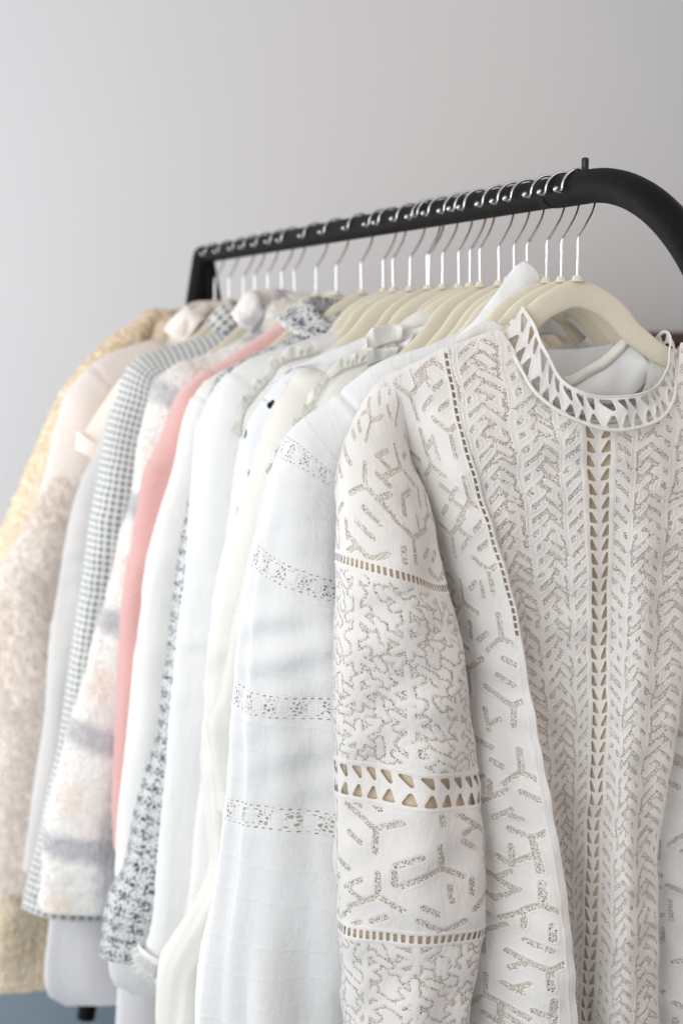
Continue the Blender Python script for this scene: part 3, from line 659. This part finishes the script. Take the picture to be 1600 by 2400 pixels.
e,P=garment('light_grey_coat','grey',21,'long light grey wool coat, hem below the checked jacket','coat','grey',STD(.02,.05,.065,.08),STD(.03,.04,.04,.04),-1.275,[(-.15,.19),(-.35,.24),(-.9,.335),(-1.20,.378),(-1.235,.377),(-1.255,.371),(-1.268,.360),(-1.275,.345)],.03,fold=.008,body='pale_grey')
e,P=garment('checked_jacket','check',20,'grey and cream checked wool jacket between light grey and fuzzy plaid coats','jacket','check',STD(.02,.05,.075,.085),STD(.028,.04,.042,.044),-1.06,[(-.12,.18),(-.3,.24),(-1.06,.33)],.032,fold=.008,n=220,m=70)
c=collar_ring('collar',HY[20],-.128,.036,M['check'],e,.062,.032,.5,52,seed=6); solid(c,.004)
e=empty('pale_grey_long_coat',W3(0,HY[19],-.2),'long pale lilac grey coat seen only below the fuzzy plaid coat hem','coat')
torso('x',[(-.06,-.15),(-.12,-.17),(-.2,-.20)],HY[19],-1.42,[(-.15,.18),(-.5,.2),(-1.0,.27),(-1.42,.30)],.03,M['pale_grey'],e,seed=19)
e,P=garment('fuzzy_plaid_coat','plaid',18,'fuzzy cream coat with grey and peach plaid bands beside the pink coat','coat','plaid',STD(.022,.055,.085,.115),STD(.03,.045,.05,.052),-.98,[(-.12,.18),(-.3,.22),(-1.0,.27)],.035,n=220,m=90,fine=.0010,fold=.01)
fuzz('pile',P,M['plaid'],e,22000,.006,.0006,4,.5)
c=collar_ring('collar',HY[18],-.12,.042,M['plaid'],e,.06,.035,.5,50,wob=.004,seed=8); solid(c,.006)
e,P=garment('pink_coat','pink',17,'salmon pink wool coat hanging between the fuzzy plaid and white coats','coat','pink',STD(.022,.05,.072,.072),STD(.03,.042,.042,.04),-.89,[(-.12,.17),(-.3,.21),(-.9,.23)],.032,n=220,m=80,fine=.0003,fold=.012)
e,P=garment('smooth_white_coat','coat',16,'smooth white coat with rounded hem between pink coat and tweed jacket','coat','white_warm',STD(.02,.05,.072,.082),STD(.026,.04,.042,.042),-1.075,[(-.15,.18),(-.3,.22),(-.8,.30),(-1.0,.343),(-1.035,.343),(-1.055,.338),(-1.068,.328),(-1.075,.312)],.03,fold=.008,kf=3)
e,P=garment('tweed_jacket','tweed',15,'black and white speckled tweed jacket among the white garments','jacket','tweed',STD(.022,.045,.062,.060),STD(.028,.036,.036,.036),-.86,[(-.12,.17),(-.3,.21),(-.9,.22)],.028,n=230,m=80,fine=.0006,fold=.008)
c=collar_ring('collar',HY[15],-.122,.026,M['tweed'],e,.070,.034,.55,40,seed=9); solid(c,.004)
e,P=garment('textured_white_jacket','jacket',14,'white textured jacket with fringed cuff in front of the tweed jacket','jacket','white',STD(.022,.05,.075,.062),STD(.028,.038,.040,.036),-1.06,[(-.12,.17),(-.3,.21),(-1.06,.265)],.03,n=220,m=80,fine=.0003,fold=.010)
fr=P[-5]; cc=fr.mean(0)
def fringe(ring,parent,mat):
    r=np.random.default_rng(9); c=ring.mean(0); V=[];F=[]
    for k in range(2600):
        i=r.integers(0,len(ring)); t=r.random(); p=ring[i]*(1-t)+ring[(i+1)%len(ring)]*t+np.array([0,0,r.uniform(-.004,.016)])
        d=(p-c); d[2]=0; d=d/np.linalg.norm(d)*r.uniform(.0,1.0)+r.normal(0,.5,3)+np.array([0,0,-.5]); d/=np.linalg.norm(d)
        s=np.cross(d,r.normal(size=3)); s/=np.linalg.norm(s); l=r.uniform(.006,.016)
        b=len(V); V+=[p-s*.0007,p+s*.0007,p+d*l]; F.append((b,b+1,b+2))
    o=mesh_obj('cuff_fringe',V,F,mat,parent); o['kind']='stuff'
fringe(fr,e,M['white'])
e,P=garment('ruffled_cream_blouse','ruffle',13,'off-white blouse with cream ruffle along its shoulder','blouse','white_warm',STD(.018,.045,.065,.085),STD(.022,.034,.036,.04),-1.05,[(-.15,.17),(-.3,.20),(-1.05,.25)],.026,fold=.02,kf=6)
ruffle('shoulder_ruffle',D['ruffle'][1:8],HY[13]-.024,.016,.006,15,M['cream_lace'],e,seed=1)
e,P=garment('dotted_white_blouse','dots',12,'cool white blouse with a few black dots at the shoulder','blouse','dots',STD(.018,.045,.06,.065),STD(.022,.032,.034,.034),-.75,[(-.15,.17),(-.3,.20),(-.8,.2)],.025,fold=.012)
e,P=garment('cream_silk_blouse','silk',11,'cream silk blouse with flat white collar and flared sleeve end','blouse','cream',STD(.018,.045,.065,.085),STD(.022,.034,.038,.04),-.95,[(-.15,.17),(-.3,.2),(-1,.24)],.025,fold=.055,kf=6,n=200,wr=.006)
patch('flat_collar',D['flatcollar_top'],D['flatcollar_bot'],HY[11]-.034,M['white_crisp'],e,.008)
for k in ('loop1','loop2'):
    Pq,_=catmull([(x,HY[11]-.038,z+RZ) for x,z in D[k]],20); V,F=tube_path(Pq,.0016,8); mesh_obj('loop',V,F,M['brown'],e)
e,P=garment('frilled_lace_blouse','frill',8,'cream lace blouse with frilled neck behind the tiered voile blouse','blouse','white_warm',STD(.018,.04,.06,.07),STD(.022,.034,.036,.038),-.85,[(-.15,.17),(-.3,.2),(-.9,.22)],.024,fold=.02,sl='cream_lace')
ruffle('shoulder_trim',D['frill'][0:9],HY[8]-.026,.013,.004,22,M['cream_lace'],e,seed=2)
ruffle('neck_frill',[(-.128,-.166),(-.10,-.152),(-.07,-.147),(-.035,-.151),(0,-.158),(.04,-.166)],HY[8]-.030,.024,.007,8,M['white_warm'],e,seed=5,lean=.35)
ruffle('neck_frill',[(-.125,-.176),(-.09,-.164),(-.06,-.160),(-.02,-.168),(.03,-.178)],HY[8]-.036,.020,.008,6,M['white'],e,seed=8,lean=.5)
ruffle('neck_frill',[(-.115,-.186),(-.08,-.176),(-.04,-.174),(.0,-.184)],HY[8]-.042,.016,.008,5,M['cream_lace'],e,seed=12,lean=.6)
patch('standing_neckband',[(-.09,-.135),(-.066,-.118),(-.044,-.108)],[(-.10,-.150),(-.07,-.142),(-.034,-.14)],HY[8]-.02,M['cream_lace'],e,.008)
# shirt with the popped pointed collar
e,P=garment('pointed_collar_shirt','shirt',3,'white shirt with its pointed collar standing up between the near hangers','shirt','white_crisp',STD(.018,.04,.055,.06),STD(.02,.03,.03,.03),-.75,[(-.15,.17),(-.3,.19),(-.8,.2)],.022)
Yc=HY[3]
patch('collar_point',[(-.098,-.150),(-.072,-.126),(-.049,-.097),(-.030,-.072),(-.019,-.064)],[(-.092,-.160),(-.060,-.145),(-.030,-.130),(-.006,-.104),(.002,-.088)],Yc-.022,M['white_crisp'],e,.010)
patch('collar_back',[(-.02,-.082),(-.004,-.0725),(.012,-.0745),(.030,-.079),(.05,-.09)],[(-.03,-.14),(0,-.14),(.02,-.14),(.04,-.14),(.06,-.145)],Yc+.012,M['white_crisp'],e,-.006)
patch('collar_point',[(.05,-.09),(.062,-.098),(.078,-.118),(.10,-.150)],[(.04,-.125),(.06,-.14),(.075,-.15),(.095,-.16)],Yc-.012,M['white_crisp'],e,.008)
# ---------------------------------------------------------------- tiered voile blouse
TB=[]   # lace insertion bands along the sleeve, as z of their middles
def tier_attr(U,V,f,L):
    z=np.repeat(L[:,1][:,None],U.shape[1],1)
    slot=np.full(U.shape,1.); hole=np.full(U.shape,1.)
    for zm in TIERZ:
        s0=np.interp(-zm,-L[:,1],V[:,0]); v=V-s0-.15*(U-.02)-.0035*np.sin(U*38+zm*40); hgt=.0115
        inb=np.abs(v)<hgt
        per=.0185; x=np.abs(wrapc(U,per)); 
        blk=np.maximum(x-.0046,np.abs(v)-.0058)      # solid woven squares
        k=np.maximum(-blk,np.abs(v)-.0072)
        slot=np.where(inb,np.minimum(slot,k),slot)
        for vv in (-.0098,.0098):
            hole=np.minimum(hole,ladder(U,v-vv,.0052,.0009,.0014))
    return dict(slot=slot,hole=hole)
TIERZ=[-.243,-.345,-.470,-.578]
def tuck(U,V):   # pin tucks: thin raised ridges across the sleeve
    h=np.zeros(U.shape); 
    for k in range(40):
        h+=.0005*(1+.5*math.sin(k*2.3))*np.exp(-((V-.13*(U-.02)-(.06+k*.0262+.004*math.sin(k*1.7)))/.0009)**2)
    s0=.845+.02*np.sin(U*9); h-=.0045*np.exp(-((V-s0)/.004)**2)
    return h
e,P=garment('tiered_voile_blouse','tier',1,'white voile blouse with lace insertion bands beside the front lace blouse','blouse','tier',[(0,.012),(.05,.024),(.2,.045),(.35,.062),(.6,.082),(.86,.098),(1,.11)],[(0,.006),(.1,.010),(.25,.018),(.5,.026),(.86,.030),(1,.032)],-.86,[(-.15,.17),(-.3,.20),(-.9,.21)],.014,dy=-.004,ysh=.012,sl='tier_lace',n=460,m=220,fold=.07,kf=5,gather=(.93,.08,.08),attrs_fn=tier_attr,dmap=tuck,wr=.005)
M['tier_lining']=fabric('ivory_lining',(.86,.83,.75),tr=.2)
tube_sleeve('lining',[(x+.004,z) for x,z in D['tier']],HY[1]-.004,[(0,.010),(.05,.020),(.2,.041),(.35,.058),(.6,.078),(.86,.094),(1,.106)],[(0,.004),(.1,.007),(.25,.014),(.5,.021),(.86,.025),(1,.027)],M['tier_lining'],e,n=120,m=60,fold=.07,kf=5,gather=(.93,.08,.08),seed=1,ysh=.012,wr=.0045)  # added tube, its pale tone lightens the dark sleeve inside behind the holes
def yoke_lace(parent):
    patch('lace_neckband',[(-.118,-.142),(-.10,-.131),(-.082,-.126),(-.062,-.131)],[(-.125,-.152),(-.10,-.15),(-.075,-.152),(-.055,-.158)],HY[1]-.012,M['cream_lace'],parent,.004)
yoke_lace(e)
patch('inner_collar',D['inner_top'],D['inner_bot'],HY[1]-.018,M['white_crisp'],e,.006)
patch('inner_collar_trim',D['trim_top'],D['inner_top'],HY[1]-.0195,M['cream_lace'],e,.006)
# ---------------------------------------------------------------- front lace blouse
fb=empty('lace_blouse',W3(0,HY[0],-.2),'white cutwork lace blouse with open lattice collar, nearest garment on the right','blouse')
def lace_front():
    Y0=HY[0]; prof=D['prof']
    zs=np.array([p[0] for p in prof]); XX=np.array([p[1] for p in prof]); FF=np.array([p[2] for p in prof])
    # extend upwards and downwards
    zs=np.r_[-.12,zs,-.95]; XX=np.vstack([XX[0],XX,XX[-1]]); FF=np.vstack([FF[0],FF,FF[-1]])
    XX[0]=[-.245,-.205,-.175,-.145,-.14,-.07,0.0,.066,.135,.14,.19,.24]
    Uk=np.array([-.245,-.20,-.165,-.128,-.110,-.060,0,.060,.110,.128,.175,.24])
    w=np.array([36,34,40,26,54,60,60,54,22,40,40]); t=np.concatenate([np.linspace(k,k+1,w[k],endpoint=False) for k in range(11)]+[[11.]])
    m=len(t); n=640
    def cm(A,t):   # catmull over columns
        B=np.concatenate([2*A[...,:1]-A[...,1:2],A,2*A[...,-1:]-A[...,-2:-1]],-1)
        i=np.clip(t.astype(int),0,10); q=t-i; a,b,c,d=B[...,i],B[...,i+1],B[...,i+2],B[...,i+3]
        return .5*((2*b)+(-a+c)*q+(2*a-5*b+4*c-d)*q*q+(-a+3*b-3*c+d)*q**3)
    Xc=cm(XX,t); Yc_=cm(FF,t); U=np.interp(t,np.arange(12),Uk)
    nx=[-.27,-.24,-.22,-.198,-.168,-.145,-.09,-.083,-.078,-.074,-.071,-.052,-.032,-.014,.006,.026,.062,.082,.097,.108,.114,.16,.21,.25]
    nz=[-.30,-.25,-.215,-.184,-.168,-.155,-.137,-.139,-.148,-.158,-.182,-.203,-.216,-.2245,-.227,-.226,-.219,-.204,-.190,-.168,-.150,-.156,-.18,-.22]
    x0=np.array([np.interp(-.2,zs[::-1],Xc[::-1,k]) for k in range(m)])
    zt=np.interp(x0,nx,nz)+.003; hem=-.93
    Zr=np.linspace(-.134,hem,n); Z=np.minimum(zt[None],Zr[:,None])
    X=np.empty((n,m)); Yf=np.empty((n,m)); zq=-zs
    for k in range(m):
        X[:,k]=np.interp(-Zr,zq,Xc[:,k]); Yf[:,k]=np.interp(-Zr,zq,Yc_[:,k])
    X=smooth1(X,24); Yf=smooth1(Yf,24)
    for k in range(m):
        X[:,k]=np.interp(-Z[:,k],-Zr,X[:,k]); Yf[:,k]=np.interp(-Z[:,k],-Zr,Yf[:,k])
    bl=sstep(.120,.250,-Z); Yf=-.010*(1-bl)+Yf*bl
    P=np.stack([X,Y0+Yf,Z+RZ],-1)
    amp=.0032*sstep(.02,.2,zt[None]-Z)
    P[...,1]+=noise(P*np.array([1,1,.28]),14,3)*amp*1.1+noise(P,22,4)*.0014
    Ug=np.repeat(U[None],n,0); Vg=Z.copy()
    aU=np.abs(Ug)
    slot=np.full(Ug.shape,1.); hole=np.full(Ug.shape,1.)
    cz=(aU>.0175)&(aU<.121)
    ds=dense(Ug,Vg); sp=sparse(Ug+.013,Vg)
    edge=np.minimum(aU-.0175,.1195-aU)
    slot=np.where(cz,np.maximum(ds,.0006-edge),slot)
    slot=np.where(aU>=.1195,np.maximum(sp,.1412-aU),slot)
    # ladder of small holes down the princess seam
    hole=np.minimum(hole,np.maximum(ladder(Vg,aU-.1345,.0072,.0027,.0026),np.where(Ug<0,-.42,-.66)-Vg))
    # placket: two columns of leaf holes
    y=wrapc(Vg,.0136); x=aU
    hole=np.minimum(hole,tri_sd(x,y,[(.0100,.0049),(.0100,-.0030),(.0042,-.0044)],.0014))
    # plain border below neck
    bd=(zt[None]-Z); slot=np.where(bd<.003,1,slot); hole=np.where(bd<.003,1,hole)
    N=normals(P); both=np.minimum(slot,hole)
    d=.0003*np.exp(-((both-.0011)/.0010)**2)-.0004*(1-sstep(-.001,.0004,slot))
    for u0 in (.0142,.0160,.1235,.1300,.1390): d=d+.0006*np.exp(-((aU-u0)/.0009)**2)
    sgn=-1 if N[n//2,m//2,1]>0 else 1
    P=P+N*sgn*(d*sstep(.0,.004,zt[None]-Z))[...,None]
    F=grid_faces(n,m); zf=Z.ravel()[F]; F=F[(zf.max(1)-zf.min(1))>1e-5]
    mesh_obj('front_panel',P.reshape(-1,3),F,M['lace'],fb,uv=np.stack([Ug,Vg],-1).reshape(-1,2),attrs=dict(slot=slot,hole=hole))
    # nude lining just behind
    Q=P[::6,::4].copy(); Q[...,1]+=.005; Q[...,2]-=.004; q0,q1=Q.shape[:2]
    mesh_obj('lining',Q.reshape(-1,3),grid_faces(q0,q1),M['lining'],fb,uv=np.stack([Ug[::6,::4],Vg[::6,::4]],-1).reshape(-1,2))
    # corded edge along the left and right princess seams
    return P,U
PF,UF=lace_front()
def lace_collar():
    base=[(-.083,.000,-.139),(-.078,-.012,-.152),(-.073,-.024,-.170),(-.066,-.036,-.190),(-.052,-.045,-.205),(-.032,-.052,-.217),(0,-.058,-.228),(.03,-.057,-.228),(.062,-.050,-.221),(.085,-.038,-.205),(.100,-.020,-.182),(.112,0,-.156),(.106,.014,-.165),(.075,.019,-.200),(.015,.021,-.218),(-.040,.019,-.200),(-.070,.012,-.160)]
    top=[(-.060,-.002,-.113),(-.052,-.012,-.130),(-.049,-.022,-.150),(-.043,-.031,-.169),(-.034,-.039,-.183),(-.020,-.045,-.193),(.004,-.049,-.198),(.034,-.048,-.197),(.062,-.042,-.190),(.080,-.032,-.178),(.094,-.016,-.160),(.098,0,-.138),(.094,.012,-.148),(.068,.017,-.178),(.014,.019,-.196),(-.030,.017,-.176),(-.054,.010,-.136)]
    n=520
    def loop(p):
        q,_=catmull(p[-3:]+p+p[:3],n*2); return q
    Bc,_=catmull(base+base[:1],n); Tc,_=catmull(top+top[:1],n)
    s=np.r_[0,np.cumsum(np.linalg.norm(np.diff(Bc,axis=0),axis=1))]
    k=36; q=np.linspace(0,1,k); rows=[]
    for t in q: 
        r=Bc*(1-t)+Tc*t; r=r+np.array([0,0,0])
        rows.append(r)
    P=np.array(rows); P[...,1]+=HY[0]; P[...,2]+=RZ
    P=P+normals(P)*(noise(P,26,5)*.0030*np.sin(np.pi*q*.5)[:,None])[...,None]
    h=.030; S=np.repeat(s[None],k,0); Vv=np.repeat((q*h)[:,None],n,1)
    hole=lattice_band(S+.0022*np.sin(S*61)+.0016*np.sin(S*143+1)+.25*(Vv-h*.5),Vv-h,h,.0150)
    hole=np.where((Vv<.0015)|(Vv>h-.0022),1,hole); slot=np.ones(hole.shape)
    N=normals(P); d=.0008*np.exp(-((hole-.001)/.001)**2)+.0012*np.exp(-((Vv-h)/.0022)**2)+.0012*np.exp(-(Vv/.0022)**2)
    P=P-N*d[...,None]
    o=mesh_obj('collar',P.reshape(-1,3),grid_faces(k,n),M['lace'],fb,uv=np.stack([S,Vv],-1).reshape(-1,2),attrs=dict(slot=slot,hole=hole))
    for C_,r,dz in ((Bc,.0017,0),(Tc,.0010,0)):
        Q=C_+np.array([0,HY[0],RZ]); Q=P[0 if C_ is Bc else -1]
        V,F=tube_path(Q[::3],r,8,False); mesh_obj('piping',V,F,M['white_warm'],o)
lace_collar()
def lace_sleeve():
    n,m=520,300
    L,s=catmull(D['laceL'],n); R_,_=catmull(D['laceR'],n)
    f=s/s[-1]; C_=(L+R_)/2; A=(R_-L)/2; a=np.linalg.norm(A,axis=1)
    b=np.interp(f,[0,.08,.2,.4,.7,1],[.008,.014,.028,.036,.038,.036]); yc=HY[0]+.002-.044*sstep(.05,.32,f)
    th=np.linspace(0,2*math.pi,m,endpoint=False); ct,st=np.cos(th),np.sin(th)
    rad=1+.018*sstep(.2,.6,f)[:,None]*np.sin(5*th+2*np.sin(3*f)[:,None])+.05*sstep(.78,1,f)[:,None]*np.sin(7*th+.6+1.2*f[:,None]*3)
    keep=np.exp(-(np.minimum(th,2*math.pi-th)/.3)**2)+np.exp(-((th-math.pi)/.3)**2); rad=rad*(1-keep)[None]+keep[None]
    X=C_[:,0,None]-A[:,0,None]*ct*rad; Z=C_[:,1,None]-A[:,1,None]*ct*rad; Yy=yc[:,None]-st[None]*b[:,None]*rad
    # flatten the front a little
    P=np.stack([X,Yy,Z+RZ],-1)
    P=P+normals(P,True)*((noise(P*np.array([1,1,.45]),10,41)*.0048+noise(P*np.array([.6,.6,1.2]),24,42)*.0016)*sstep(.04,.25,f)[:,None]*(1-.7*keep[None]))[...,None]
    zc=C_[:,1]
    U=np.repeat((th/(2*math.pi)*.33)[None],n,0); Vg=np.repeat(-(s-np.interp(.354,-zc,s))[:,None]-.354,m,1)
    slot=np.full(U.shape,1.); hole=np.full(U.shape,1.)
    sp=sparse(U,Vg,.048,.062,11); ds=dense_flakes(U+.01,Vg)
    z1,z2,z3,z4,z5=-.354,-.540,-.574,-.702,-.93
    slot=np.where(Vg>z1+.006,sp,slot)
    slot=np.where((Vg<z1-.007)&(Vg>z2+.002),np.maximum(ds,.0006-np.minimum(z1-.007-Vg,Vg-z2-.002)),slot)
    slot=np.where((Vg<z3-.003)&(Vg>z4+.006),np.maximum(sp,.0006-np.minimum(z3-.003-Vg,Vg-z4-.006)),slot)
    slot=np.where(Vg<z4-.008,ds,slot)
    hole=np.minimum(hole,ladder(U,Vg-z1,.0055,.0036,.0016)); hole=np.minimum(hole,ladder(U,Vg-z4,.0060,.0040,.0017))
    lb=lattice_band(U,Vg-z2,.034,.0142); hole=np.where((Vg<z2)&(Vg>z3),lb,hole)
    N=normals(P,True); cc=P.mean(1,keepdims=True); N=N*np.sign(((P-cc)*N).sum(-1,keepdims=True))
    both=np.minimum(slot,hole)
    d=.0003*np.exp(-((both-.0011)/.0010)**2)-.0004*(1-sstep(-.001,.0004,slot))
    for z in (z1+.005,z1-.005,z2,z3,z4+.0055,z4-.0055): d=d+.0007*np.exp(-((Vg-z)/.0011)**2)
    P=P+N*d[...,None]
    F=grid_faces(n,m,True)[:,::-1]
    mesh_obj('sleeve',P.reshape(-1,3),np.ascontiguousarray(F),M['lace'],fb,uv=np.stack([U,Vg],-1).reshape(-1,2),attrs=dict(slot=slot,hole=hole))
    Q=P[::8,::6].copy(); c=Q.mean(1,keepdims=True); Q=c+(Q-c)*.87; q0,q1=Q.shape[:2]
    mesh_obj('lining',Q.reshape(-1,3),np.ascontiguousarray(grid_faces(q0,q1,True)[:,::-1]),M['lining'],fb,uv=np.stack([U[::8,::6],Vg[::8,::6]],-1).reshape(-1,2))  # added insert, its tan colour stands in for shade inside the sleeve
    # the other sleeve, outside the picture on the right
    Q=P[::4,::5]*np.array([-1,1,1]); Q[...,0]+=.01; q0,q1=Q.shape[:2]
    mesh_obj('sleeve',Q.reshape(-1,3),grid_faces(q0,q1,True),M['lace'],fb,uv=np.stack([U[::4,::5],Vg[::4,::5]],-1).reshape(-1,2),attrs=dict(slot=slot[::4,::5],hole=hole[::4,::5]))
lace_sleeve()
torso('x',[(-.083,-.139),(-.145,-.155),(-.198,-.184),(-.24,-.25)],HY[0]+.004,-.93,[(-.14,.20),(-.3,.215),(-.93,.21)],.008,M['white_warm'],fb,neck=.085,drop=.085,bdrop=.10,back_only=True,seed=2)
